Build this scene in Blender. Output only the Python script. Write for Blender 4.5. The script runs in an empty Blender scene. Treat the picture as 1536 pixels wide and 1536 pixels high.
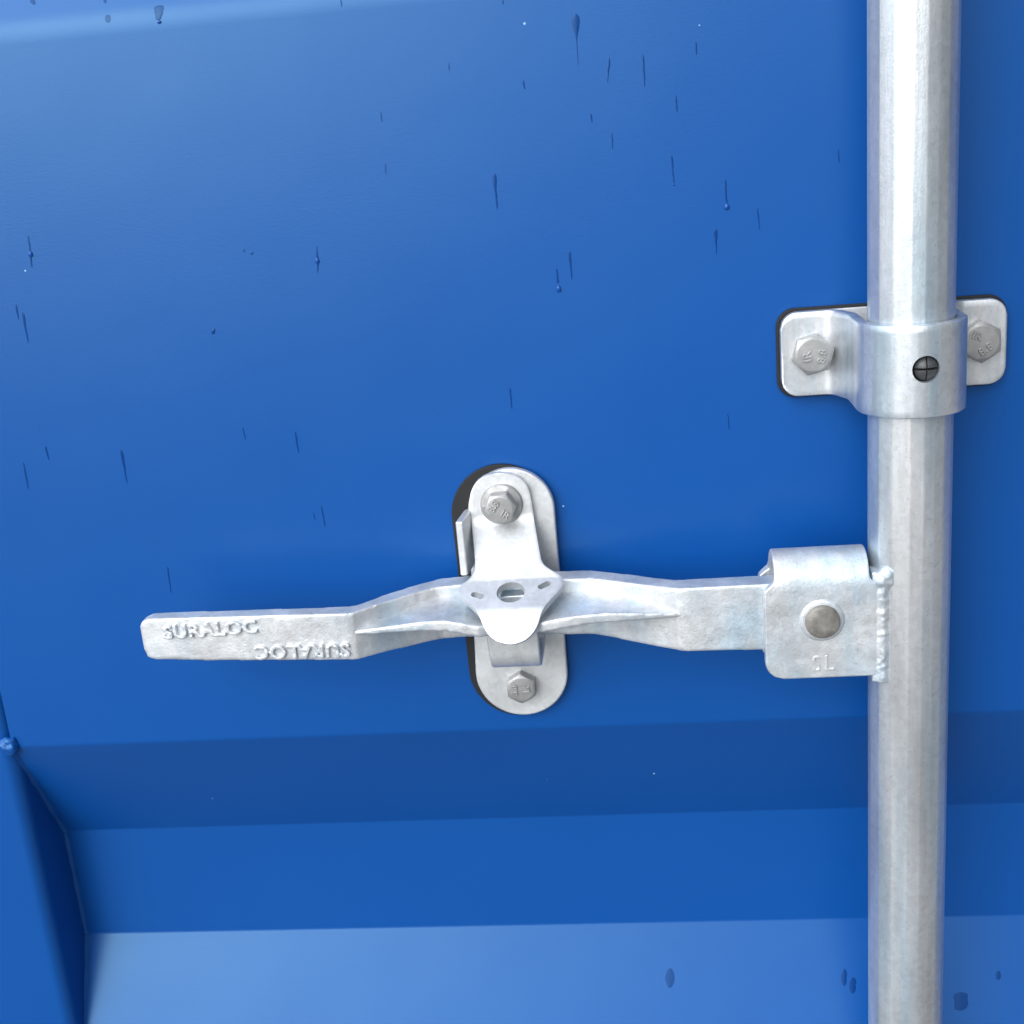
import bpy, bmesh, math, random
from mathutils import Vector, Matrix, noise

random.seed(7)
S = bpy.context.scene
COL = S.collection

# ------------------------------------------------------------------ camera
# metres; X along the door, Z up, -Y out of the door towards the viewer.
# (x, h, z) in millimetres: h is the distance out of the door's outer sheet.
Z0 = 1.30          # height above the ground of the level mark z = 0
DIST = 0.559
F, CX = 1875.0, 768.0
CR = Vector((0.9929277, -0.05464501, -0.10539685))
CD = Vector((0.08299539, 0.95429383, 0.28711504))
CN = Vector((0.08489016, -0.29383193, 0.95208007))
cam = bpy.data.cameras.new('camera')
cam.sensor_width = 36.0
cam.lens = 36.0 * F / 1536.0
cam.clip_start = 0.02
cam.clip_end = 500.0
co = bpy.data.objects.new('camera', cam)
COL.objects.link(co)
xa = Vector((CR.x, CN.x, -CD.x))
ya = -Vector((CR.y, CN.y, -CD.y))
za = -Vector((CR.z, CN.z, -CD.z))
co.matrix_world = Matrix(((xa.x, ya.x, za.x, 0), (xa.y, ya.y, za.y, -DIST),
                          (xa.z, ya.z, za.z, Z0), (0, 0, 0, 1)))
S.camera = co

# ------------------------------------------------------------------ light
SUN_AZ, SUN_EL = 22.0, 32.0        # degrees left of the door's normal, above the horizon
sd = Vector((-math.sin(math.radians(SUN_AZ)) * math.cos(math.radians(SUN_EL)),
             -math.cos(math.radians(SUN_AZ)) * math.cos(math.radians(SUN_EL)),
             math.sin(math.radians(SUN_EL))))
W = bpy.data.worlds.new('World')
S.world = W
W.use_nodes = True
wn, wl = W.node_tree.nodes, W.node_tree.links
wn.clear()
sky = wn.new('ShaderNodeTexSky')
sky.sky_type = 'NISHITA'
sky.sun_disc = False
sky.sun_elevation = math.radians(SUN_EL)
sky.sun_rotation = math.atan2(sd.x, sd.y)
sky.air_density = 1.0
sky.dust_density = 2.0
sky.ozone_density = 1.0
hs = wn.new('ShaderNodeHueSaturation')          # an overcast, nearly white sky
hs.inputs['Saturation'].default_value = 0.45
bg = wn.new('ShaderNodeBackground')
bg.inputs['Strength'].default_value = 0.15
wo = wn.new('ShaderNodeOutputWorld')
wl.new(sky.outputs[0], hs.inputs['Color'])
tint = wn.new('ShaderNodeMix')                   # the cool cast of the overcast light
tint.data_type = 'RGBA'
tint.blend_type = 'MULTIPLY'
tint.inputs[0].default_value = 1.0
tint.inputs[7].default_value = (0.72, 0.78, 0.83, 1)
wl.new(hs.outputs[0], tint.inputs[6])
# a cloud layer, brightest overhead
wtc = wn.new('ShaderNodeTexCoord')
sep = wn.new('ShaderNodeSeparateXYZ')
wl.new(wtc.outputs['Generated'], sep.inputs[0])
wr = wn.new('ShaderNodeValToRGB')
we = wr.color_ramp.elements
we[0].position, we[0].color = 0.0, (0, 0, 0, 1)
we[1].position, we[1].color = 0.9, (1, 1, 1, 1)
wl.new(sep.outputs[2], wr.inputs[0])
cloud = wn.new('ShaderNodeMix')
cloud.data_type = 'RGBA'
cloud.blend_type = 'ADD'
cloud.inputs[0].default_value = 1.0
cl = wn.new('ShaderNodeMix')
cl.data_type = 'RGBA'
cl.blend_type = 'MULTIPLY'
cl.inputs[0].default_value = 1.0
cl.inputs[7].default_value = (6.0, 6.1, 6.2, 1)
wl.new(wr.outputs[0], cl.inputs[6])
wl.new(tint.outputs[2], cloud.inputs[6])
wl.new(cl.outputs[2], cloud.inputs[7])
# the overcast is thinner and brighter on the left, heavier on the right
wm = wn.new('ShaderNodeMapRange')
wm.inputs['From Min'].default_value = -0.50
wm.inputs['From Max'].default_value = 0.35
wm.inputs['To Min'].default_value = 1.65
wm.inputs['To Max'].default_value = 0.30
wm.interpolation_type = 'SMOOTHSTEP'
wl.new(sep.outputs[0], wm.inputs['Value'])
uneven = wn.new('ShaderNodeVectorMath')
uneven.operation = 'SCALE'
wl.new(cloud.outputs[2], uneven.inputs[0])
wl.new(wm.outputs[0], uneven.inputs['Scale'])
wl.new(uneven.outputs[0], bg.inputs['Color'])
wl.new(bg.outputs[0], wo.inputs['Surface'])
sun = bpy.data.lights.new('sun', 'SUN')
sun.energy = 0.55
sun.angle = math.radians(75)
sun.color = (0.99, 0.985, 1.0)
so = bpy.data.objects.new('sun', sun)
COL.objects.link(so)
so.rotation_euler = (-sd).to_track_quat('-Z', 'Y').to_euler()
so.location = (0, -3, 4)

S.view_settings.view_transform = 'Standard'
S.view_settings.look = 'None'
S.view_settings.gamma = 1.0
S.view_settings.use_curve_mapping = False
S.view_settings.exposure = 0.64
S.render.engine = 'CYCLES'
S.cycles.max_bounces = 8

# ------------------------------------------------------------------ materials
def nodes(name):
    m = bpy.data.materials.new(name)
    m.use_nodes = True
    nt = m.node_tree
    return m, nt.nodes, nt.links, nt.nodes['Principled BSDF']

def noise_tex(n, l, scale, detail=4, rough=0.55, stretch=(1, 1, 1), vec=None):
    tc = n.new('ShaderNodeTexCoord')
    mp = n.new('ShaderNodeMapping')
    mp.inputs['Scale'].default_value = stretch
    l.new(tc.outputs['Object'], mp.inputs['Vector'])
    t = n.new('ShaderNodeTexNoise')
    t.inputs['Scale'].default_value = scale
    t.inputs['Detail'].default_value = detail
    t.inputs['Roughness'].default_value = rough
    l.new(mp.outputs['Vector'], t.inputs['Vector'])
    return t

def ramp(n, l, src, stops):
    r = n.new('ShaderNodeValToRGB')
    e = r.color_ramp.elements
    while len(e) < len(stops):
        e.new(0.5)
    for el, (p, c) in zip(e, stops):
        el.position = p
        el.color = (c, c, c, 1) if isinstance(c, float) else (*c, 1)
    l.new(src, r.inputs['Fac'])
    return r

def bump(n, l, b, chain):
    prev = None
    for src, strength, dist in chain:
        u = n.new('ShaderNodeBump')
        u.inputs['Strength'].default_value = strength
        u.inputs['Distance'].default_value = dist
        l.new(src, u.inputs['Height'])
        if prev:
            l.new(prev.outputs[0], u.inputs['Normal'])
        prev = u
    l.new(prev.outputs[0], b.inputs['Normal'])

def mix(n, l, a, b_, f, mode='MIX'):
    x = n.new('ShaderNodeMix')
    x.data_type = 'RGBA'
    x.blend_type = mode
    if isinstance(f, float):
        x.inputs[0].default_value = f
    else:
        l.new(f, x.inputs[0])
    for s, v in ((6, a), (7, b_)):
        if isinstance(v, tuple):
            x.inputs[s].default_value = (*v, 1)
        else:
            l.new(v, x.inputs[s])
    return x.outputs[2]

BLUE = (0.0018, 0.0600, 0.272)
def make_blue():
    m, n, l, b = nodes('blue_container_paint')
    big = noise_tex(n, l, 9, 3)
    c = mix(n, l, tuple(v * 0.94 for v in BLUE), tuple(min(1, v * 1.05) for v in BLUE), big.outputs[0])
    vo = n.new('ShaderNodeTexVoronoi')          # a few dust specks
    vo.inputs['Scale'].default_value = 55
    tc = n.new('ShaderNodeTexCoord')
    l.new(tc.outputs['Object'], vo.inputs['Vector'])
    near = n.new('ShaderNodeMath')
    near.operation = 'LESS_THAN'
    near.inputs[1].default_value = 0.028
    l.new(vo.outputs['Distance'], near.inputs[0])
    sc_ = n.new('ShaderNodeSeparateColor')
    l.new(vo.outputs['Color'], sc_.inputs[0])
    few = n.new('ShaderNodeMath')
    few.operation = 'GREATER_THAN'
    few.inputs[1].default_value = 0.82
    l.new(sc_.outputs[0], few.inputs[0])
    both = n.new('ShaderNodeMath')
    both.operation = 'MULTIPLY'
    l.new(near.outputs[0], both.inputs[0])
    l.new(few.outputs[0], both.inputs[1])
    c = mix(n, l, c, (0.25, 0.42, 0.65), both.outputs[0])
    l.new(c, b.inputs['Base Color'])
    fine = noise_tex(n, l, 420, 3, 0.6, (1, 1, 2.6))
    r = ramp(n, l, noise_tex(n, l, 25, 4).outputs[0], [(0.0, 0.29), (1.0, 0.36)])
    l.new(r.outputs[0], b.inputs['Roughness'])
    b.inputs['Specular IOR Level'].default_value = 0.46
    b.inputs['Specular Tint'].default_value = (0.60, 1.0, 1.0, 1)
    wav = noise_tex(n, l, 7, 2)
    bump(n, l, b, [(wav.outputs[0], 0.20, 0.004), (fine.outputs[0], 0.075, 0.0006)])
    return m
M_BLUE = make_blue()

def make_wet():
    m, n, l, b = nodes('wet_blue_paint')
    b.inputs['Base Color'].default_value = (0.002, 0.036, 0.175, 1)
    b.inputs['Roughness'].default_value = 0.26
    b.inputs['IOR'].default_value = 1.33
    b.inputs['Specular Tint'].default_value = (0.60, 1.0, 1.0, 1)
    return m
M_WET = make_wet()

def make_bead():
    m, n, l, b = nodes('water_bead')
    b.inputs['Base Color'].default_value = (0.004, 0.06, 0.27, 1)
    b.inputs['Roughness'].default_value = 0.05
    b.inputs['IOR'].default_value = 1.4
    return m
M_BEAD = make_bead()

def galv(name, lo=0.50, hi=0.74, metal=0.65, rlo=0.34, rhi=0.52, stretch=(1, 1, 1), scale=60,
         fine_b=0.25, tint=(0.98, 0.99, 1.0), speck=1.0, cool_mottle=None):
    m, n, l, b = nodes(name)
    a = noise_tex(n, l, scale, 6, 0.6, stretch)
    c1 = ramp(n, l, a.outputs[0], [(0.30, tuple(lo * t for t in tint)), (0.68, tuple(hi * t for t in tint))])
    col = c1.outputs[0]
    if speck:
        s = noise_tex(n, l, scale * 11, 2, 0.5)
        sr = ramp(n, l, s.outputs[0], [(0.28, 0.66), (0.40, 1.0)])
        col = mix(n, l, col, sr.outputs[0], 0.40 * speck, 'MULTIPLY')
        d = noise_tex(n, l, scale * 1.9, 5, 0.7, (1, 1, 0.45))
        dr = ramp(n, l, d.outputs[0], [(0.58, (1.0, 1.0, 1.0)), (0.76, (0.76, 0.78, 0.79))])
        col = mix(n, l, col, dr.outputs[0], 0.65 * speck, 'MULTIPLY')
    sp = n.new('ShaderNodeTexVoronoi')          # zinc spangle
    sp.inputs['Scale'].default_value = 420
    tc = n.new('ShaderNodeTexCoord')
    l.new(tc.outputs['Object'], sp.inputs['Vector'])
    sb = n.new('ShaderNodeRGBToBW')
    l.new(sp.outputs['Color'], sb.inputs[0])
    spr = ramp(n, l, sb.outputs[0], [(0.1, 0.90), (0.9, 1.04)])
    col = mix(n, l, col, spr.outputs[0], 0.8, 'MULTIPLY')
    if cool_mottle:  # bluish noise mottling multiplied into the zinc colour
        pt = noise_tex(n, l, cool_mottle[0], 3, 0.55, cool_mottle[1])
        pr = ramp(n, l, pt.outputs[0], [(0.36, (0.78, 0.91, 1.0)), (0.5, (0.94, 0.97, 1.0)), (0.62, (1.01, 1.0, 1.0))])
        col = mix(n, l, col, pr.outputs[0], 1.0, 'MULTIPLY')
    l.new(col, b.inputs['Base Color'])
    r = ramp(n, l, noise_tex(n, l, scale * 2.2, 5, 0.6, stretch).outputs[0], [(0.3, rlo), (0.7, rhi)])
    l.new(r.outputs[0], b.inputs['Roughness'])
    b.inputs['Metallic'].default_value = metal
    f = noise_tex(n, l, 900, 3, 0.6)
    g = noise_tex(n, l, 170, 4, 0.6, stretch)
    bump(n, l, b, [(g.outputs[0], 0.14, 0.0012), (f.outputs[0], fine_b, 0.0005)])
    return m
M_CAST = galv('galvanised_cast_steel', 0.54, 0.79, 0.70, 0.42, 0.56, tint=(0.97, 0.985, 1.0), cool_mottle=(45, (1, 1, 0.5)))
M_TUBE = galv('galvanised_tube', 0.54, 0.77, 0.82, 0.33, 0.47, (1, 1, 0.10), 70, 0.10, cool_mottle=(75, (1, 1, 0.06)))
M_PLATE = galv('galvanised_plate', 0.57, 0.76, 0.68, 0.42, 0.55, (1, 1, 1), 45, 0.15, speck=0.5)
M_BOLT = galv('zinc_bolt', 0.29, 0.41, 0.6, 0.42, 0.55, (1, 1, 1), 90, 0.10, (1.0, 0.99, 0.97))
M_PIN = galv('weathered_pin', 0.13, 0.30, 0.3, 0.45, 0.6, (1, 1, 1), 160, 0.25, (1.0, 0.93, 0.84))

def plain(name, col, rough, metal=0.0, bump_s=0.2, scale=300):
    m, n, l, b = nodes(name)
    t = noise_tex(n, l, scale, 4)
    l.new(mix(n, l, tuple(v * 0.75 for v in col), tuple(v * 1.25 for v in col), t.outputs[0]), b.inputs['Base Color'])
    b.inputs['Roughness'].default_value = rough
    b.inputs['Metallic'].default_value = metal
    bump(n, l, b, [(t.outputs[0], bump_s, 0.0004)])
    return m
M_RUBBER = plain('black_rubber', (0.008, 0.008, 0.009), 0.75)
M_PLUG = plain('dark_plug', (0.05, 0.052, 0.056), 0.42)
M_GROUND = plain('unseen_ground_grey', (0.125, 0.13, 0.135), 0.85, scale=6)

# ------------------------------------------------------------------ helpers
def P(x, h, z):
    return Vector((x / 1000.0, -h / 1000.0, z / 1000.0 + Z0))

def thing(name, label, cat, loc, group=None):
    o = bpy.data.objects.new(name, None)
    COL.objects.link(o)
    o.location = loc
    o.empty_display_size = 0.02
    o['label'] = label
    o['category'] = cat
    if group:
        o['group'] = group
    return o

def origin_of(parent):
    v = Vector((0, 0, 0))
    while parent is not None:
        v += parent.location
        parent = parent.parent
    return v

def link(name, bm, mat, parent=None, smooth=True, label=None):
    """bm holds world coordinates (m); the object sits at its parent's origin."""
    bmesh.ops.recalc_face_normals(bm, faces=bm.faces)
    org = origin_of(parent)
    for v in bm.verts:
        v.co -= org
    me = bpy.data.meshes.new(name)
    bm.to_mesh(me)
    bm.free()
    me.materials.append(mat)
    for p in me.polygons:
        p.use_smooth = smooth
    o = bpy.data.objects.new(name, me)
    COL.objects.link(o)
    if parent is not None:
        o.parent = parent
    if label:
        o['label'] = label
    return o

def bevel(o, w, seg=3, angle=35):
    m = o.modifiers.new('bevel', 'BEVEL')
    m.width = w / 1000.0
    m.segments = seg
    m.limit_method = 'ANGLE'
    m.angle_limit = math.radians(angle)
    m.harden_normals = True
    return o

def bake(o):
    """apply the modifiers of o into its mesh"""
    dg = bpy.context.evaluated_depsgraph_get()
    dg.update()
    me = bpy.data.meshes.new_from_object(o.evaluated_get(dg), depsgraph=dg)
    old = o.data
    o.modifiers.clear()
    o.data = me
    me.name = o.name
    bpy.data.meshes.remove(old)
    return o

def cast(o, voxel=0.6, it=5, amp=0.12, freq=160.0, fac=0.5):
    """voxel remesh, relax and roughen: a hot-dip galvanised casting"""
    r = o.modifiers.new('r', 'REMESH')
    r.mode = 'VOXEL'
    r.voxel_size = voxel / 1000.0
    r.use_smooth_shade = True
    if it:
        s = o.modifiers.new('s', 'SMOOTH')
        s.factor = fac
        s.iterations = it
    bake(o)
    me = o.data
    if amp:
        ns = [v.normal.copy() for v in me.vertices]
        for v, nn in zip(me.vertices, ns):
            k = noise.noise(v.co * freq) + 0.5 * noise.noise(v.co * freq * 2.7)
            v.co += nn * (k * amp / 1000.0)
    for p in me.polygons:
        p.use_smooth = True
    return o

def prism(bm, pts, h0, h1):
    """pts: (x, z) outline in mm, extruded from h0 to h1"""
    a = [bm.verts.new(P(x, h0, z)) for x, z in pts]
    b = [bm.verts.new(P(x, h1, z)) for x, z in pts]
    n = len(pts)
    bm.faces.new(a)
    bm.faces.new(list(reversed(b)))
    for i in range(n):
        j = (i + 1) % n
        bm.faces.new((a[i], b[i], b[j], a[j]))

def rounded_rect(x0, x1, z0, z1, r, seg=8):
    pts = []
    for cx, cz, a0 in ((x1 - r, z1 - r, 0), (x0 + r, z1 - r, 90), (x0 + r, z0 + r, 180), (x1 - r, z0 + r, 270)):
        for i in range(seg + 1):
            a = math.radians(a0 + 90 * i / seg)
            pts.append((cx + r * math.cos(a), cz + r * math.sin(a)))
    return pts

def capsule(xt, zt, rt, xb, zb, rb, seg=28):
    """hull of an upper and a lower circle, as an outline"""
    pts = []
    for i in range(seg + 1):
        a = math.pi * i / seg
        pts.append((xt + rt * math.cos(a), zt + rt * math.sin(a)))
    for i in range(seg + 1):
        a = math.pi + math.pi * i / seg
        pts.append((xb + rb * math.cos(a), zb + rb * math.sin(a)))
    return pts

def lathe(bm, cx, cz, prof, seg=40, rot=0.0, squash=None):
    """prof: (radius, h) pairs, spun about the outward axis"""
    rings = []
    for r, h in prof:
        ring = []
        for i in range(seg):
            a = 2 * math.pi * i / seg + rot
            ring.append(bm.verts.new(P(cx + r * math.cos(a), h, cz + r * math.sin(a))))
        rings.append(ring)
    for A, B in zip(rings, rings[1:]):
        for i in range(seg):
            j = (i + 1) % seg
            bm.faces.new((A[i], A[j], B[j], B[i]))
    bm.faces.new(list(reversed(rings[0])))
    bm.faces.new(rings[-1])

def fillet(pts, radii, seg=7):
    """round the corners of an open polyline"""
    out = [Vector(pts[0])]
    for i in range(1, len(pts) - 1):
        p, a, b = Vector(pts[i]), Vector(pts[i - 1]), Vector(pts[i + 1])
        r = radii[i] if isinstance(radii, (list, tuple)) else radii
        u, w = (a - p).normalized(), (b - p).normalized()
        ang = math.acos(max(-1, min(1, u.dot(w))))
        if r <= 0 or abs(ang - math.pi) < 0.02:
            out.append(p)
            continue
        t = min(r / math.tan(ang / 2), 0.48 * (a - p).length, 0.48 * (b - p).length)
        rr = t * math.tan(ang / 2)
        c = p + (u + w).normalized() * (rr / math.sin(ang / 2))
        s, e = p + u * t - c, p + w * t - c
        full = s.angle(e)
        for k in range(seg + 1):
            f = k / seg
            q = (s * math.sin((1 - f) * full) + e * math.sin(f * full)) / math.sin(full)
            out.append(c + q)
    out.append(Vector(pts[-1]))
    return out

def resample(poly, step):
    out = [poly[0].copy()]
    for a, b in zip(poly, poly[1:]):
        n = max(1, int((b - a).length / step))
        for k in range(1, n + 1):
            out.append(a.lerp(b, k / n))
    return out

def lerp_table(tab, s):
    if s <= tab[0][0]:
        return tab[0][1:]
    for a, b in zip(tab, tab[1:]):
        if s <= b[0]:
            f = (s - a[0]) / (b[0] - a[0])
            return tuple(p + (q - p) * f for p, q in zip(a[1:], b[1:]))
    return tab[-1][1:]

def text_bm(body, cx, cz, h, size, depth, rot=0.0, xs=1.0, space=1.0, offset=0.0):
    """raised letters lying in the door's plane, facing out"""
    cu = bpy.data.curves.new('t', 'FONT')
    cu.body = body
    cu.size = size / 1000.0
    cu.extrude = depth / 2000.0
    cu.offset = offset / 1000.0
    cu.bevel_depth = 0.0
    cu.space_character = space
    cu.align_x = 'CENTER'
    cu.align_y = 'CENTER'
    cu.resolution_u = 3
    o = bpy.data.objects.new('t', cu)
    COL.objects.link(o)
    dg = bpy.context.evaluated_depsgraph_get()
    dg.update()
    me = bpy.data.meshes.new_from_object(o.evaluated_get(dg), depsgraph=dg)
    bm = bmesh.new()
    bm.from_mesh(me)
    bpy.data.objects.remove(o)
    bpy.data.curves.remove(cu)
    bpy.data.meshes.remove(me)
    c, s = math.cos(math.radians(rot)), math.sin(math.radians(rot))
    base = P(cx, h, cz)
    for v in bm.verts:
        x, y, z = v.co.x * xs, v.co.y, v.co.z
        v.co = base + Vector((x * c - y * s, -z, x * s + y * c))
    return bm

def boolean_cut(o, cutters):
    for c in cutters:
        m = o.modifiers.new('b', 'BOOLEAN')
        m.operation = 'DIFFERENCE'
        m.solver = 'EXACT'
        m.object = c
    bake(o)
    for c in cutters:
        me = c.data
        bpy.data.objects.remove(c)
        bpy.data.meshes.remove(me)
    return o

def hexbolt(parent, cx, cz, h0, af, height, rot, marks, flange=None, mat=None, label=None):
    """a hex head bolt with raised grade marks"""
    R = af / math.sqrt(3)
    bm = bmesh.new()
    seg = 96
    def hexr(a):
        k = (a - math.radians(rot)) % (math.pi / 3) - math.pi / 6
        return af / 2 / math.cos(k)
    rings = []
    def ring(fn, hh):
        rings.append([bm.verts.new(P(cx + fn(2 * math.pi * i / seg) * math.cos(2 * math.pi * i / seg), hh(2 * math.pi * i / seg),
                                     cz + fn(2 * math.pi * i / seg) * math.sin(2 * math.pi * i / seg))) for i in range(seg)])
    top = h0 + height
    base = h0
    if flange:
        fr, fh = flange
        ring(lambda a: fr, lambda a: h0)
        ring(lambda a: fr, lambda a: h0 + fh * 0.6)
        ring(lambda a: fr - 0.5, lambda a: h0 + fh)
        ring(lambda a: hexr(a) + 0.4, lambda a: h0 + fh + 0.5)
        base = h0 + fh + 0.9
    ring(hexr, lambda a: base)
    # chamfered corners: a cone cuts the prism
    cone = math.tan(math.radians(34))
    rc = af / 2 * 0.90
    ring(lambda a: hexr(a), lambda a: top - max(0.25, (hexr(a) - rc) * cone))
    ring(lambda a: rc, lambda a: top - 0.05)
    ring(lambda a: rc - 0.4, lambda a: top)
    for A, B in zip(rings, rings[1:]):
        for i in range(seg):
            j = (i + 1) % seg
            bm.faces.new((A[i], A[j], B[j], B[i]))
    bm.faces.new(list(reversed(rings[0])))
    bm.faces.new(rings[-1])
    o = link('bolt', bm, mat or M_BOLT, parent, label=label)
    o.data.set_sharp_from_angle(angle=math.radians(32))
    for body, dx, dz, size, tr in marks:
        b = text_bm(body, cx + dx, cz + dz, top + 0.1, size * 1.1, 1.2, tr, 1.0, 1.05, 0.16)
        t = link('head_marking', b, mat or M_BOLT, o)
        cast(t, 0.2, 2, 0.0)
    return o

def sheet(bm, path, bounds, nx=10, corner=0.0):
    """path: list of (z, h); bounds(i, s) -> (x0, x1); a surface across X along the path"""
    rows = []
    s = 0.0
    prev = None
    for i, p in enumerate(path):
        if prev is not None:
            s += (p - prev).length
        prev = p
        x0, x1 = bounds(s, p)
        rows.append([bm.verts.new(P(x0 + (x1 - x0) * k / nx, p[1], p[0])) for k in range(nx + 1)])
    for A, B in zip(rows, rows[1:]):
        for k in range(nx):
            bm.faces.new((A[k], A[k + 1], B[k + 1], B[k]))

def solid(o, t, off=0.0):
    m = o.modifiers.new('solid', 'SOLIDIFY')
    m.thickness = t / 1000.0
    m.offset = off
    m.use_even_offset = True
    return o

# ------------------------------------------------------------------ the setting
bm = bmesh.new()
vs = [bm.verts.new(v) for v in ((-40, -60, 0), (40, -60, 0), (40, 20, 0), (-40, 20, 0))]
bm.faces.new(vs)
g = link('ground', bm, M_GROUND)  # out of view, added so paint and metal have something below to reflect
g['kind'] = 'structure'
g['label'] = 'unseen grey ground added in front of the container for reflections'

# ------------------------------------------------------------------ container door
PROFILE = [(-700, -33), (-623, -33), (-554, 0), (-486, 0), (-417, -33), (-350, -33), (-281, 0),
           (62, 0), (131, -33), (198, -33), (267, 0), (520, 0)]
PRAD = [0, 5, 5, 7, 4, 4, 6, 28, 5, 5, 6, 0]
XL, XR = -332.0, 420.0
PPATH = fillet(PROFILE, PRAD, 8)

door = thing('container_door', 'blue painted corrugated steel container door behind the galvanised lock gear, edge post at its left',
             'container door', P(0, 0, -700))
bm = bmesh.new()
prev = None
for p in resample(PPATH, 40):
    cur = [bm.verts.new(P(XL + (XR - XL) * k / 12, p[1], p[0])) for k in range(13)]
    if prev:
        for k in range(12):
            bm.faces.new((prev[k], prev[k + 1], cur[k + 1], cur[k]))
    prev = cur
panel = link('door_panel', bm, M_BLUE, door)
me = panel.data
if me.polygons[0].normal.y > 0:
    me.flip_normals()

bm = bmesh.new()
sec = []
R = 7.0
for i in range(9):
    a = math.radians(90 * i / 8)
    sec.append((XL - R + R * math.sin(a), -R + R * math.cos(a)))
sec += [(XL, -70), (XL - 120, -70), (XL - 120, 0)]
lo = [bm.verts.new(P(x, h, -700)) for x, h in sec]
hi = [bm.verts.new(P(x, h, 520)) for x, h in sec]
for i in range(len(sec)):
    j = (i + 1) % len(sec)
    bm.faces.new((lo[i], lo[j], hi[j], hi[i]))
bm.faces.new(lo)
bm.faces.new(list(reversed(hi)))
post = link('edge_post', bm, M_BLUE, door)
post.data.set_sharp_from_angle(angle=math.radians(40))

# painted fillet weld where the corrugated sheet meets the post
bm = bmesh.new()
pp = [p for p in resample(PPATH, 3) if -640 < p[0] < -276]
rings = []
for i, p in enumerate(pp):
    t = (pp[min(i + 1, len(pp) - 1)] - pp[max(i - 1, 0)]).normalized()
    nn = Vector((t[1], -t[0]))
    if nn[1] < 0:
        nn = -nn
    w = 2.4 + 0.9 * noise.noise(Vector((i * 0.35, 2.0, 0)))
    ring = []
    for k in range(7):
        a = math.radians(90 * k / 6)
        d = 1 - 0.25 * math.sin(2 * a)
        dx, dn = w * math.cos(a) * d, w * math.sin(a) * d
        q = p + nn * (dn - 0.6)
        ring.append(bm.verts.new(P(XL - 0.6 + dx, q[1], q[0])))
    rings.append(ring)
for A, B in zip(rings, rings[1:]):
    for k in range(6):
        bm.faces.new((A[k], A[k + 1], B[k + 1], B[k]))
link('weld_seam', bm, M_BLUE, door)
bm = bmesh.new()
bmesh.ops.create_icosphere(bm, subdivisions=4, radius=0.005)
for v in bm.verts:
    k = 1 + 0.3 * noise.noise(v.co * 300)
    v.co = P(XL - 1.0, 0.5, -279.5) + Vector((v.co.x * 1.1, v.co.y * 0.75, v.co.z * 0.95)) * k
link('weld_end', bm, M_BLUE, door)

# ------------------------------------------------------------------ locking rod with its handle hub
RX, RH, RR = 111.0, 42.0, 17.0
rod = thing('locking_rod', 'long vertical galvanised steel locking rod with a folded handle hub welded to its left side',
            'locking rod', P(RX, RH, -640))
bm = bmesh.new()
corners = []
a = 0.0
rnd = random.Random(4)
while a < 2 * math.pi - 0.2:
    corners.append(a)
    a += rnd.uniform(0.26, 0.42)
NS = 220
def rod_r(t):
    for i, c in enumerate(corners):
        n = corners[i + 1] if i + 1 < len(corners) else corners[0] + 2 * math.pi
        if c <= t < n:
            mid, half = (c + n) / 2, (n - c) / 2
            flat = math.cos(half) / math.cos(t - mid)
            return 0.35 + 0.65 * flat
    return 1.0
zs = [-640 + 20 * i for i in range(46)]
rings = []
for z in zs:
    ring = []
    for i in range(NS):
        t = 2 * math.pi * i / NS
        rr = RR * rod_r(t) + 0.05 * noise.noise(Vector((math.cos(t) * 2, math.sin(t) * 2, z * 0.02)))
        ring.append(bm.verts.new(P(RX + rr * math.cos(t), RH + rr * math.sin(t), z)))
    rings.append(ring)
for A, B in zip(rings, rings[1:]):
    for i in range(NS):
        j = (i + 1) % NS
        bm.faces.new((A[i], A[j], B[j], B[i]))
bm.faces.new(rings[0])
bm.faces.new(list(reversed(rings[-1])))
link('tube', bm, M_TUBE, rod)

# hub: a sheet folded over the end of the handle
bm = bmesh.new()
hub_path = [Vector((-234.5, 52.5)), Vector((-192.5, 52.5))]
for i in range(1, 16):
    a = math.pi * i / 16
    hub_path.append(Vector((-192.5 + 10.5 * math.sin(a), 42 + 10.5 * math.cos(a))))
hub_path += [Vector((-192.5, 31.5)), Vector((-234.5, 31.5))]
hub_path = resample(hub_path, 1.5)
hub_len = sum((b - a).length for a, b in zip(hub_path, hub_path[1:]))
def hub_bounds(s, p):
    d = min(s, hub_len - s)
    x0, x1 = 48.3, 96.2
    # shoulders: the fold is narrower than the cheeks
    if d > 40:
        f = min(1.0, (d - 40) / 5.0)
        f = f * f * (3 - 2 * f)
        x0 += 4.6 * f
        x1 -= 3.8 * f
    r = 8.0
    if d < r:
        x0 += r - math.sqrt(max(0, r * r - (r - d) ** 2))
    r = 3.0
    if d < r:
        x1 -= r - math.sqrt(max(0, r * r - (r - d) ** 2))
    return x0, x1
sheet(bm, hub_path, hub_bounds, 14)
hub = link('handle_hub', bm, M_CAST, rod)
solid(hub, 5.0)
bevel(hub, 1.1, 3)
bake(hub)
bm = bmesh.new()
lathe(bm, 72.4, -207.6, [(9.6, 54.4), (9.4, 55.25), (8.8, 55.7), (7.9, 55.8)], 48)
link('pin_collar', bm, M_CAST, hub)
bm = bmesh.new()
lathe(bm, 72.4, -207.6, [(7.3, 30), (7.3, 57.3), (7.0, 57.9), (6.4, 58.2), (3, 58.35)], 48)
for v in bm.verts:
    v.co.y += 0.00012 * noise.noise(v.co * 400)
link('pivot_pin', bm, M_PIN, hub, label='brownish weathered pin head')
b = text_bm('SL', 72.6, -227.8, 55.0, 10.2, 1.0, 1.5, 0.82, 1.3, 0.10)
t = link('hub_lettering', b, M_CAST, hub)
cast(t, 0.25, 3, 0.0)

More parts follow.
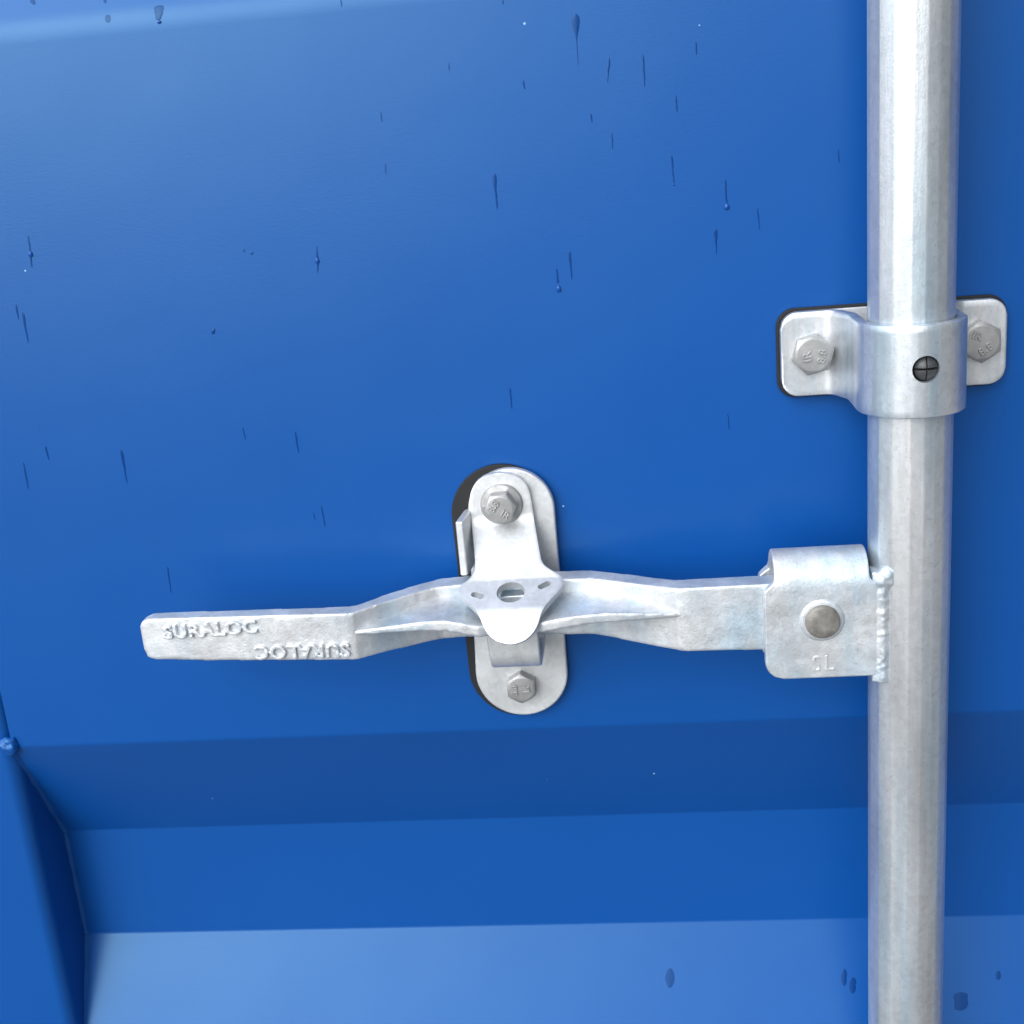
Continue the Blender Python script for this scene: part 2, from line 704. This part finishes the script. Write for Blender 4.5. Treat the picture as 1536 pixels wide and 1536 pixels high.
# weld between hub and rod
bm = bmesh.new()
rnd = random.Random(11)
rows = []
zz = -187.5
while zz > -237.6:
    q = lambda k, f_=0.45: noise.noise(Vector((zz * f_, k, 3.1)))
    rip = 0.16 * math.sin(zz * 2.1 + 2 * q(9, 0.2))
    sec = [(93.5, 54.0), (96.0, 55.5 + 0.4 * q(1)), (98.2, 56.0 + 0.6 * q(2) + 0.3 * rip), (100.4 + 0.5 * q(3), 55.0 + 0.7 * q(4) + 0.4 * rip),
           (102.0 + 0.9 * q(5) + rip, 53.2 + 0.5 * q(6)), (103.0 + 0.7 * q(7) + rip, 50.0), (100.0, 46.0), (93.5, 46.0)]
    rows.append([bm.verts.new(P(x, h, zz)) for x, h in sec])
    zz -= 0.5
for A, B in zip(rows, rows[1:]):
    for k in range(8):
        bm.faces.new((A[k], A[(k + 1) % 8], B[(k + 1) % 8], B[k]))
bm.faces.new(rows[0])
bm.faces.new(list(reversed(rows[-1])))
for x, h, zz, r in ((99.4, 53.2, -188.6, 3.9), (102.2, 53.0, -187.2, 3.3), (97.2, 53.4, -191.0, 3.4), (100.4, 53.6, -191.4, 3.2)):
    bmesh.ops.create_icosphere(bm, subdivisions=3, radius=r / 1000, matrix=Matrix.Translation(P(x, h, zz)))
wb = link('weld_bead', bm, M_CAST, rod)
cast(wb, 0.5, 5, 0.16, 420)

# ------------------------------------------------------------------ handle
lever = thing('lock_handle', 'flat galvanised lever handle with raised lettering, pivoting in the hub on the rod',
              'lock handle', P(66, 40, -225))
# stations along X: x, z top, z bottom, front h, thickness
ST = [(-229.5, -197.5, -209.0, 50.5, 6.0), (-228.0, -195.2, -212.6, 51.2, 7.5), (-224.5, -193.9, -213.9, 51.7, 8.2), (-200, -194.2, -215.3, 52, 8.5),
      (-160, -195.0, -216.9, 52, 8.8), (-134, -195.6, -218.0, 52, 9.5), (-131, -195.6, -218.1, 51.5, 10),
      (-118, -194.6, -218.6, 42.5, 12), (-104, -193.8, -219.0, 33.5, 12), (-96, -193.4, -219.2, 29.6, 12), (-84, -193.3, -219.4, 28, 12),
      (-40, -193.2, -220.2, 28, 12), (-26, -193.1, -220.4, 29, 12), (-14, -192.9, -220.8, 35, 12), (2, -192.5, -221.2, 44.5, 12),
      (12, -192.2, -221.5, 49.6, 12), (16, -192.1, -221.7, 50, 12), (48, -192.0, -222.4, 50, 12), (90, -192.0, -222.4, 50, 12)]
bm = bmesh.new()
rows = []
for x, zt, zb, hf, th in ST:
    rows.append([bm.verts.new(P(x, hf, zt)), bm.verts.new(P(x, hf, zb)), bm.verts.new(P(x, hf - th, zb)), bm.verts.new(P(x, hf - th, zt))])
for A, B in zip(rows, rows[1:]):
    for k in range(4):
        bm.faces.new((A[k], A[(k + 1) % 4], B[(k + 1) % 4], B[k]))
bm.faces.new(rows[0])
bm.faces.new(list(reversed(rows[-1])))
bar = link('lever_bar', bm, M_CAST, lever)
bar.location = (0, 0, 0)
cast(bar, 0.7, 7, 0.05, 190)

# seal fin: a web across the bend; x, z of its middle, root h, front h, thickness
FN = [(-133.5, -205.4, 48, 51.0, 1.6), (-128, -205.0, 46, 51.8, 2.0), (-120, -204.4, 40, 52.2, 2.8), (-110, -203.8, 35, 52.4, 3.6), (-100, -203.2, 28, 52.6, 4.4), (-90, -203.0, 24, 53.6, 5.0),
      (-82, -204.4, 24, 54.5, 5.2), (-75, -206.4, 24, 54.2, 5.2), (-69, -207.0, 24, 51.0, 5.2), (-66.5, -200.2, 24, 34.0, 5.0), (-55, -200.0, 24, 34.0, 5.0), (-52.5, -206.8, 24, 50.5, 5.2),
      (-47, -206.0, 24, 53.0, 5.0), (-40, -204.6, 24, 53.6, 4.8), (-30, -203.4, 25, 53.2, 4.6), (-18, -203.2, 30, 52.2, 4.4),
      (-6, -203.6, 37, 51.6, 3.4), (4, -204.0, 43, 51.0, 2.6), (11, -204.3, 47, 50.2, 1.8), (15, -204.5, 47.5, 49.4, 1.4)]
bm = bmesh.new()
rows = []
for x, zc, hr, hf, th in FN:
    row = []
    N = 8
    dip = 1.0
    for k in range(N + 1):
        f = k / N
        hh = hr + (hf - hr) * f
        rise = 3.2 * (1 - f) ** 2.2 * min(1.0, (hf - hr) / 24)     # blends up into the bar at its root
        row.append(bm.verts.new(P(x, hh, zc + th / 2 + rise)))
    for k in range(N, -1, -1):
        f = k / N
        hh = hr + (hf - hr) * f
        row.append(bm.verts.new(P(x, hh, zc - th / 2 - 1.6 * (1 - f) ** 2.2)))
    rows.append(row)
n = len(rows[0])
for A, B in zip(rows, rows[1:]):
    for k in range(n):
        bm.faces.new((A[k], A[(k + 1) % n], B[(k + 1) % n], B[k]))
bm.faces.new(rows[0])
bm.faces.new(list(reversed(rows[-1])))
fin = link('seal_fin', bm, M_CAST, lever)
cast(fin, 0.6, 5, 0.05, 190)

for cx, cz, rot in ((-196.3, -200.2, 1.2), (-155.6, -212.1, 179.2)):
    b = text_bm('SURALOC', cx, cz, 52.3, 8.8, 2.4, rot, 1.04, 1.10, 0.38)
    t = link('raised_lettering', b, M_CAST, lever)
    cast(t, 0.32, 5, 0.18, 520)

# ------------------------------------------------------------------ handle keeper
keep = thing('handle_keeper', 'galvanised keeper bolted to the blue door, its latch plate folded over the lever handle',
             'handle keeper', P(-63, 0, -272))
bm = bmesh.new()
prism(bm, capsule(-66.0, -169.0, 24.3, -65.2, -248.3, 24.2), -0.3, 2.2)
gk = link('gasket', bm, M_RUBBER, keep)
bevel(gk, 0.5, 2)
bm = bmesh.new()
prism(bm, capsule(-61.5, -166.0, 20.2, -63.4, -248.3, 22.3), 2.2, 6.4)
bp = link('base_plate', bm, M_PLATE, keep)
bevel(bp, 1.0, 3)
# side flange that guides the handle
bm = bmesh.new()
fl = fillet([(-76, 5), (-81.6, 7), (-83.4, 26)], 3.0, 5)
a_, b_ = [], []
for i, p in enumerate(fl):
    t = (fl[min(i + 1, len(fl) - 1)] - fl[max(0, i - 1)]).normalized()
    nn = Vector((-t[1], t[0]))
    a_.append(p + nn * 1.8)
    b_.append(p - nn * 1.8)
sec = a_ + list(reversed(b_))
lo = [bm.verts.new(P(x, h, -190.0)) for x, h in sec]
hi = [bm.verts.new(P(x, h, -164.0)) for x, h in sec]
for i in range(len(sec)):
    j = (i + 1) % len(sec)
    bm.faces.new((lo[i], lo[j], hi[j], hi[i]))
bm.faces.new(lo)
bm.faces.new(list(reversed(hi)))
bevel(link('side_flange', bm, M_PLATE, keep), 0.9, 3)
# hook under the handle
bm = bmesh.new()
hp = resample(fillet([(-224, 5.5), (-230.5, 8), (-231.5, 36.5), (-212, 37.5)], [0, 4, 7, 0], 8), 1.5)
sheet(bm, hp, lambda s, p: (-72.6 - 0.03 * s, -50.4), 8)
hk = link('hook', bm, M_PLATE, keep)
solid(hk, 4.2)
bevel(hk, 1.1, 3)
# latch plate
lp = fillet([(-146.6, 8.3), (-170.5, 8.3), (-191.0, 34.0), (-199.3, 52.0), (-211.0, 58.4)], [0, 9, 7, 8, 0], 8)
lp = resample(lp, 0.8)
acc = [0.0]
for p, q in zip(lp, lp[1:]):
    acc.append(acc[-1] + (q - p).length)
LT = acc[-1]
# arc length from the top: left and right edge of the plate
s_sh = None
TAB = [(0, -66, -65), (0.35, -69.5, -61.8), (1.4, -72.6, -58.4), (3.5, -75.8, -55.2), (6.5, -78.2, -53.0), (10, -79.6, -51.9), (14, -80.0, -51.5), (26, -79.8, -50.6), (38, -78.3, -48.8), (46, -77.6, -47.6),
       (49, -77.6, -46.0), (51.5, -78.2, -43.0), (54, -80.0, -39.4), (56.0, -82.2, -37.8), (58.5, -84.0, -37.6), (61.5, -84.2, -38.2), (64, -83.2, -39.6),
       (67, -80.8, -41.6), (72, -76.6, -44.9), (77, -73.6, -47.6), (81.5, -72.0, -49.2), (84.5, -69.8, -51.4), (86.6, -67.0, -54.2), (87.7, -64.2, -56.8), (88.2, -61.8, -59.2)]
k_ = LT / 88.2
TAB = [(s * k_, a, b) for s, a, b in TAB]
def smoothtab(s):
    w = 1.2
    v = [lerp_table(TAB, max(0, min(LT, s + d * w))) for d in (-1, -0.5, 0, 0.5, 1)] if 4 < s < LT - 4 else [lerp_table(TAB, s)]
    return sum(q[0] for q in v) / len(v), sum(q[1] for q in v) / len(v)
bm = bmesh.new()
sheet(bm, lp, lambda s, p: smoothtab(s), 22)
latch = link('latch_plate', bm, M_PLATE, keep)
solid(latch, 3.4)
bevel(latch, 0.9, 3, 50)
bake(latch)
# its round peephole and two seal slots
def cutter(outline, h0, h1):
    bm = bmesh.new()
    prism(bm, outline, h0, h1)
    return link('cut', bm, M_PLATE)
cuts = []
pa, pb = Vector((-191.0, 34.0)), Vector((-199.3, 52.0))
tv = (pb - pa).normalized()                      # down the ledge, in (z, h)
nv = Vector((tv[1], -tv[0]))                     # out of the ledge
def ledge_cut(cx, along, shape):
    bm = bmesh.new()
    c = pa + tv * along
    lo = [bm.verts.new(P(cx + x, *reversed(c + tv * t - nv * 6))) for x, t in shape]
    hi = [bm.verts.new(P(cx + x, *reversed(c + tv * t + nv * 6))) for x, t in shape]
    n = len(shape)
    bm.faces.new(lo)
    bm.faces.new(list(reversed(hi)))
    for i in range(n):
        j = (i + 1) % n
        bm.faces.new((lo[i], lo[j], hi[j], hi[i]))
    return link('cut', bm, M_PLATE)
cuts.append(ledge_cut(-60.9, 8.2, [(6.3 * math.cos(2 * math.pi * i / 40), 6.3 * math.sin(2 * math.pi * i / 40)) for i in range(40)]))
for cx, al, rot, L in ((-75.7, 9.2, 26, 4.6), (-46.0, 4.8, -32, 4.6)):
    pts = []
    c, s_ = math.cos(math.radians(rot)), math.sin(math.radians(rot))
    for sx, a0 in ((L / 2 - 0.6, -90), (-L / 2 + 0.6, 90)):
        for i in range(9):
            a = math.radians(a0 + 180 * i / 8)
            x, z = sx + 1.5 * math.cos(a), 1.5 * math.sin(a)
            pts.append((x * c - z * s_, x * s_ + z * c))
    cuts.append(ledge_cut(cx, al, pts))
boolean_cut(latch, cuts)
for p in latch.data.polygons:
    p.use_smooth = True
latch.data.set_sharp_from_angle(angle=math.radians(38))
hexbolt(keep, -65.2, -161.4, 10.0, 13.0, 9.2, 5, [('8.8', -2.6, 1.6, 4.2, 55), ('IR', 2.2, -2.6, 4.2, -35)], flange=(9.8, 1.6), label='larger flanged bolt at the top of the plate')
hexbolt(keep, -63.6, -254.0, 6.3, 13.4, 6.2, 30, [('8.8', -3.1, -0.2, 4.0, 90), ('IR', 2.9, 0.2, 3.8, 90)], label='plain hex bolt at the foot of the plate')

# ------------------------------------------------------------------ rod clamp
clamp = thing('rod_clamp', 'galvanised strap clamp bolted over the rod with two hex bolts and a dark slotted plug',
              'rod clamp', P(RX, 0, -122))
bm = bmesh.new()
prism(bm, rounded_rect(61.8, 159.8, -121.9, -82.2, 8), -0.3, 2.4)
bevel(link('gasket', bm, M_RUBBER, clamp), 0.5, 2)
bm = bmesh.new()
prism(bm, rounded_rect(70, 152, -120.0, -83.4, 4), 2.4, 3.6)
bevel(link('backing_plate', bm, M_PLATE, clamp), 0.4, 2)
cr = 19.6
cp = fillet([(63.0, 5.8), (86.0, 5.8), (91.4, 20), (91.4, 42)], [0, 7, 14, 0], 10)
for i in range(1, 40):
    a = math.pi - math.pi * i / 40
    cp.append(Vector((RX + cr * math.cos(a), RH + cr * math.sin(a))))
cp += fillet([(130.6, 42), (130.6, 20), (136.0, 5.8), (158.6, 5.8)], [0, 14, 7, 0], 10)
cp = resample(cp, 1.0)
CL = sum((b - a).length for a, b in zip(cp, cp[1:]))
bm = bmesh.new()
rows = []
s = 0.0
for i, p in enumerate(cp):
    if i:
        s += (p - cp[i - 1]).length
    d = min(s, CL - s)
    r = 7.5
    ins = r - math.sqrt(max(0, r * r - (r - d) ** 2)) if d < r else 0.0
    z1, z2 = -120.3 + ins, -83.2 - ins
    rows.append([bm.verts.new(P(p[0], p[1], z1 + (z2 - z1) * k / 12)) for k in range(13)])
for A, B in zip(rows, rows[1:]):
    for k in range(12):
        bm.faces.new((A[k], A[k + 1], B[k + 1], B[k]))
strap = link('strap', bm, M_TUBE, clamp)
solid(strap, 4.0)
bevel(strap, 1.1, 3, 50)
bake(strap)
bm = bmesh.new()
lathe(bm, 112.4, -100.6, [(5.35, 50), (5.35, 70)], 40)
boolean_cut(strap, [link('cut', bm, M_PLATE)])
for p in strap.data.polygons:
    p.use_smooth = True
strap.data.set_sharp_from_angle(angle=math.radians(40))
# dark plug in the hole of the strap: a domed head split by a cross
bm = bmesh.new()
lathe(bm, 112.4, -100.6, [(5.3, 58.2), (5.3, 59.9)], 40)
plug = link('plug', bm, M_RUBBER, clamp, label='dark cross-slotted plug')
for qx, qz in ((1, 1), (-1, 1), (-1, -1), (1, -1)):
    bm = bmesh.new()
    gx, gz = 0.24, 0.45
    R_ = 4.1
    rows = []
    K = 10
    for i in range(K + 1):
        f = i / K
        rows.append([])
        for j in range(K + 1):
            a = math.radians(90 * j / K)
            r = R_ * f
            x, z_ = max(r * math.cos(a), 0) + gx, max(r * math.sin(a), 0) + gz
            h = 62.9 - 1.9 * f ** 2
            rows[-1].append(bm.verts.new(P(112.8 + qx * x, h, -100.7 + qz * z_)))
    for A, B in zip(rows, rows[1:]):
        for j in range(K):
            bm.faces.new((A[j], A[j + 1], B[j + 1], B[j]))
    bmesh.ops.remove_doubles(bm, verts=bm.verts, dist=1e-7)
    ret = bmesh.ops.extrude_face_region(bm, geom=bm.faces[:])
    for v in ret['geom']:
        if isinstance(v, bmesh.types.BMVert):
            v.co.y = -59.5 / 1000
    lobe = link('plug_lobe', bm, M_PLUG, plug)
    lobe.data.set_sharp_from_angle(angle=math.radians(40))
hexbolt(clamp, 76.2, -101.4, 7.7, 16.0, 6.2, 14, [('IR', -2.6, -0.4, 4.6, 100), ('8.8', 3.6, -0.6, 4.4, 80)], label='bolt with its corners showing at the left ear')
hexbolt(clamp, 146.6, -100.6, 7.7, 16.0, 6.2, 32, [('IR', -2.2, 2.8, 4.4, -22), ('8.8', 1.6, -3.0, 4.4, 35)], label='bolt partly hidden by the strap')

# ------------------------------------------------------------------ rain marks on the door
def ray(px, py):
    v = Vector((px - CX, py - CX, F))
    return Vector((CR.dot(v), CN.dot(v), -CD.dot(v)))      # world x, y, z direction

def door_h(z):
    for a, b in zip(PPATH, PPATH[1:]):
        if a[0] <= z <= b[0]:
            f = (z - a[0]) / max(1e-9, b[0] - a[0])
            return a[1] + (b[1] - a[1]) * f, Vector((b[0] - a[0], b[1] - a[1])).normalized()
    return 0.0, Vector((1, 0))

def hit(px, py):
    """the spot of the door's sheet seen at a photo pixel: (x, z) in mm"""
    d = ray(px, py)
    h = 0.0
    for _ in range(40):
        t = (DIST - h / 1000.0) / d.y
        z = d.z * t * 1000
        h = 0.6 * door_h(z)[0] + 0.4 * h
    return d.x * t * 1000, z

def film(name, mat, spine, label, group, cat, thick=0.35, bead=None):
    """spine: (x, z, half width) down the run; a thin convex film of water on the sheet"""
    base = P(spine[-1][0], door_h(spine[-1][1])[0], spine[-1][1])
    bm = bmesh.new()
    K = 6
    rows = []
    for x, z, w in spine:
        h, t = door_h(z)
        nn = Vector((-t[1], t[0]))         # (z, h) normal, pointing outward
        if nn[1] < 0:
            nn = -nn
        row = []
        for k in range(K + 1):
            u = -1 + 2 * k / K
            th = max(0.0, 1 - u * u) * min(thick, w * 0.2) + 0.02
            row.append(bm.verts.new(P(x + u * w, h + nn[1] * th, z + nn[0] * th)))
        rows.append(row)
    for A, B in zip(rows, rows[1:]):
        for k in range(K):
            bm.faces.new((A[k], A[k + 1], B[k + 1], B[k]))
    bmesh.ops.recalc_face_normals(bm, faces=bm.faces)
    for v in bm.verts:
        v.co -= base
    me = bpy.data.meshes.new(name)
    bm.to_mesh(me)
    bm.free()
    me.materials.append(mat)
    for p in me.polygons:
        p.use_smooth = True
    if sum(p.normal.y for p in me.polygons) > 0:
        me.flip_normals()
    o = bpy.data.objects.new(name, me)
    COL.objects.link(o)
    o.location = base
    o['label'] = label
    o['category'] = cat
    o['group'] = group
    if bead:
        bx, bz, bw, bh = bead
        h, t = door_h(bz)
        bm = bmesh.new()
        bmesh.ops.create_uvsphere(bm, u_segments=20, v_segments=12, radius=1)
        for v in bm.verts:
            q = v.co
            pear = 1 - 0.28 * q.z
            v.co = P(bx + q.x * bw * pear, h + max(0.03, -q.y * bw * 0.75 + 0.05), bz + q.z * bh) - base
        me = bpy.data.meshes.new('water_bead')
        bm.to_mesh(me)
        bm.free()
        me.materials.append(M_BEAD)
        for p in me.polygons:
            p.use_smooth = True
        b = bpy.data.objects.new('water_bead', me)
        COL.objects.link(b)
        b.parent = o
    return o

G = 'rain streaks on the blue door'
# top pixel, bottom pixel, widths in photo pixels along the run, label, bead (pixel, half width, half height)
RUNS = [
    ((863, 20), (867, 98), (4, 6, 6, 4.5, 2.4, 1.2, .8, .9, .7, .9, .5), 'widest dark streak, spade headed with a thin tail, near the top middle of the door', None),
    ((914, 85), (911, 124), (.8, 2, 2.2, 1.4, 1.2, .6), 'short tapering streak just left of the long plain one high up beside the rod', None),
    ((964, 81), (967, 131), (1.5, 1.9, 1.9, 1.5, 1.3, .8), 'long plain dark streak high up, nearest right of the spade headed one', None),
    ((1043, 61), (1045, 83), (.8, 1.8, 1.4, .7), 'short streak high up, closest to the rod of those in the top row', None),
    ((785, 120), (787, 134), (1.3, 1.6, 1.0), 'tiny dark tick high up, below and left of the spade headed streak', None),
    ((886, 170), (888, 184), (1.3, 1.6, 1.0), 'tiny dark tick below the short tapering streak high up', None),
    ((918, 198), (919, 224), (.9, 1.4, 1.2, .7), 'thin faint streak alone under the long plain one high up', None),
    ((1013, 142), (1016, 168), (1.2, 1.6, 1.4, .8), 'medium dark streak halfway between the plain streak high up and the rod', None),
    ((1007, 232), (1011, 277), (1.6, 1.8, 1.4, 1.2, 1.0), 'dark streak with a pinhead drop at its foot, left of the run nearest the rod', (1011, 277, 1.5, 1.8)),
    ((1088, 268), (1090, 306), (1.4, 1.8, 1.6, 1.4), 'beaded rain run closest to the rod, with a bright drop at its foot', (1090, 310, 4.2, 5)),
    ((1136, 312), (1140, 346), (1.0, 1.4, 1.0, .6), 'faint streak between the beaded run and the rod', None),
    ((1073, 343), (1075, 382), (3, 3, 1.6, 1.0, .7), 'club headed streak just below the beaded run beside the rod', None),
    ((1257, 224), (1259, 244), (.8, 1.2, .7), 'very faint streak hard against the left side of the upper rod', None),
    ((741, 260), (746, 314), (3.2, 3.4, 2.0, 1.6, 1.6, 1.2), 'nail shaped dark streak in the upper middle of the door, well above the keeper', None),
    ((854, 376), (858, 420), (2, 2.2, 1.6, 1.4, 1.0), 'plain streak right beside the beaded run above the latch', None),
    ((835, 402), (837, 425), (1.2, 1.7, 1.8), 'beaded rain run in the middle of the door above the latch', (838, 433, 4, 6)),
    ((571, 167), (573, 183), (.7, 1.2, .9), 'fine short streak upper left of the nail shaped one, the higher of two', None),
    ((578, 245), (579, 262), (.9, 1.1, .6), 'fine short streak left of the nail shaped one, the lower of two', None),
    ((673, 94), (674, 107), (.8, 1.1, .6), 'fine short tick in the top middle, left of the spade headed streak', None),
    ((475, 368), (477, 410), (.7, 1.2, 2.0, 1.8, 1.6, 1.0), 'beaded rain run left of the middle, drop halfway along its line', (476, 391, 3.6, 5)),
    ((42, 352), (48, 402), (1.4, 1.4, 1.6, 2.0, 1.6, 1.2), 'beaded rain run at the far left edge of the door', (46, 381, 3.6, 5)),
    ((24, 456), (28, 480), (1.4, 2.0, 1.5, .8), 'shorter of two side by side streaks under the beaded run at the far left', None),
    ((34, 468), (43, 515), (2.2, 2.4, 1.8, 1.6, 1.0), 'longer of two side by side streaks under the beaded run at the far left', None),
    ((68, 669), (74, 691), (1.8, 2.2, 1.6, .9), 'short thick streak at the left, above and right of a long slanting one', None),
    ((35, 693), (43, 735), (1.2, 1.6, 2.0, 1.5, .9), 'long slanting streak at the left edge level with the keeper top', None),
    ((182, 674), (191, 726), (2.8, 3.0, 2.6, 1.6, 1.4, 1.0), 'boldest streak left of the keeper, forked with a slanting tail', None),
    ((364, 641), (369, 660), (1.0, 1.3, .8), 'faint short streak left of the bolder one above the grip', None),
    ((443, 647), (448, 680), (1.5, 1.8, 1.5, 1.0), 'bolder streak above the grip, level with the keeper top', None),
    ((470, 769), (473, 780), (.9, 1.1, .7), 'tiny tick beside a longer streak above the right end of the grip', None),
    ((482, 757), (488, 791), (1.0, 1.4, 1.2, .9), 'thin streak just above the right end of the grip', None),
    ((251, 850), (257, 890), (1.4, 1.4, 1.2, .9), 'thin streak just above the free end of the grip', None),
    ((765, 582), (768, 614), (1.5, 1.4, 1.2, .9), 'plain thin streak standing above the keeper top', None),
    ((1092, 620), (1094, 645), (.8, 1.1, .7), 'faint streak between the keeper and the rod clamp', None),
    ((239, 8), (238, 30), (8, 8, 6, 4), 'funnel shaped wet patch at the top left with a drop at its foot', (239, 33, 3.2, 2.6)),
    ((511, 0), (513, 10), (1.2, 1.2, .8), 'small tick cut by the top edge, left of middle', None),
    ((754, 0), (755, 7), (1.2, 1.2, .8), 'small tick cut by the top edge, right of middle', None),
    ((48, 0), (51, 7), (4.5, 4, 2.0), 'small pointed wet patch cut by the top edge at the far left', None),
    ((157, 0), (158, 5), (3, 2.6, 1.2), 'small pointed wet patch cut by the top edge, left of the funnel shaped one', None),
]
for (x0, y0), (x1, y1), ws, label, bead in RUNS:
    A, B = hit(x0, y0), hit(x1, y1)
    pw = 0.285
    NN = 22
    sp = []
    for i in range(NN + 1):
        f = i / NN
        g_ = f * (len(ws) - 1)
        k = min(int(g_), len(ws) - 2)
        w = ws[k] + (ws[k + 1] - ws[k]) * (g_ - k)
        cap = min(1.0, math.sqrt(max(0.0, min(f, 1 - f)) * NN / 2.0))
        jx = 0.22 * noise.noise(Vector((x0 * 0.37, f * 5, 1.0)))
        sp.append((A[0] + (B[0] - A[0]) * f + jx, A[1] + (B[1] - A[1]) * f, max(0.05, 0.95 * w * pw * (0.15 + 0.85 * cap) * (1 + 0.15 * noise.noise(Vector((f * 9, y0, 0)))))))
    bd = None
    if bead:
        q = hit(bead[0], bead[1])
        bd = (q[0], q[1], bead[2] * pw, bead[3] * pw)
    film('rain_streak', M_WET, sp, label, G, 'rain streak', 0.12, bd)

def blob(px, py, w, h, label, seed, square=0.0, thick=0.06):
    c, top, bot = hit(px, py), hit(px, py - h / 2), hit(px, py + h / 2)
    sp = []
    for i in range(19):
        f = i / 18
        u = 2 * f - 1
        ww = (1 - abs(u) ** (2 + square)) ** 0.5
        n_ = 1 + 0.18 * noise.noise(Vector((f * 3, seed, 0)))
        sp.append((top[0] + (bot[0] - top[0]) * f + 0.5 * noise.noise(Vector((f * 2.5, seed + 9, 0))), top[1] + (bot[1] - top[1]) * f, max(0.05, w / 2 * 0.29 * ww * n_)))
    film('rain_drop', M_WET, sp, label, 'rain drops on the door', 'rain drop', thick)
blob(162, 28, 9, 12, 'small dark wet spot near the top left, beside the funnel shaped patch', 1)
blob(1005, 1467, 17, 30, 'oval wet spot on the pale lower slope left of the rod, standing alone', 2)
blob(1266, 1466, 11, 26, 'upper of two touching wet spots hard left of the rod at the bottom', 3)
blob(1279, 1478, 13, 25, 'lower of two touching wet spots hard left of the rod at the bottom', 4)
blob(1441, 1502, 25, 28, 'square wet spot just right of the rod at the bottom, the largest', 5, 3.0)
blob(1497, 1463, 10, 14, 'small wet spot at the bottom right corner of the door', 6)
blob(320, 497, 7, 9, 'small raised drop left of the middle, on its own below the tiny pair', 7, 0.0, 0.5)
blob(366, 376, 4, 4, 'left one of a tiny pair of drops, left of the middle of the door', 8, 0.0, 0.4)
blob(378, 380, 5, 5, 'right one of a tiny pair of drops, left of the middle of the door', 9, 0.0, 0.4)
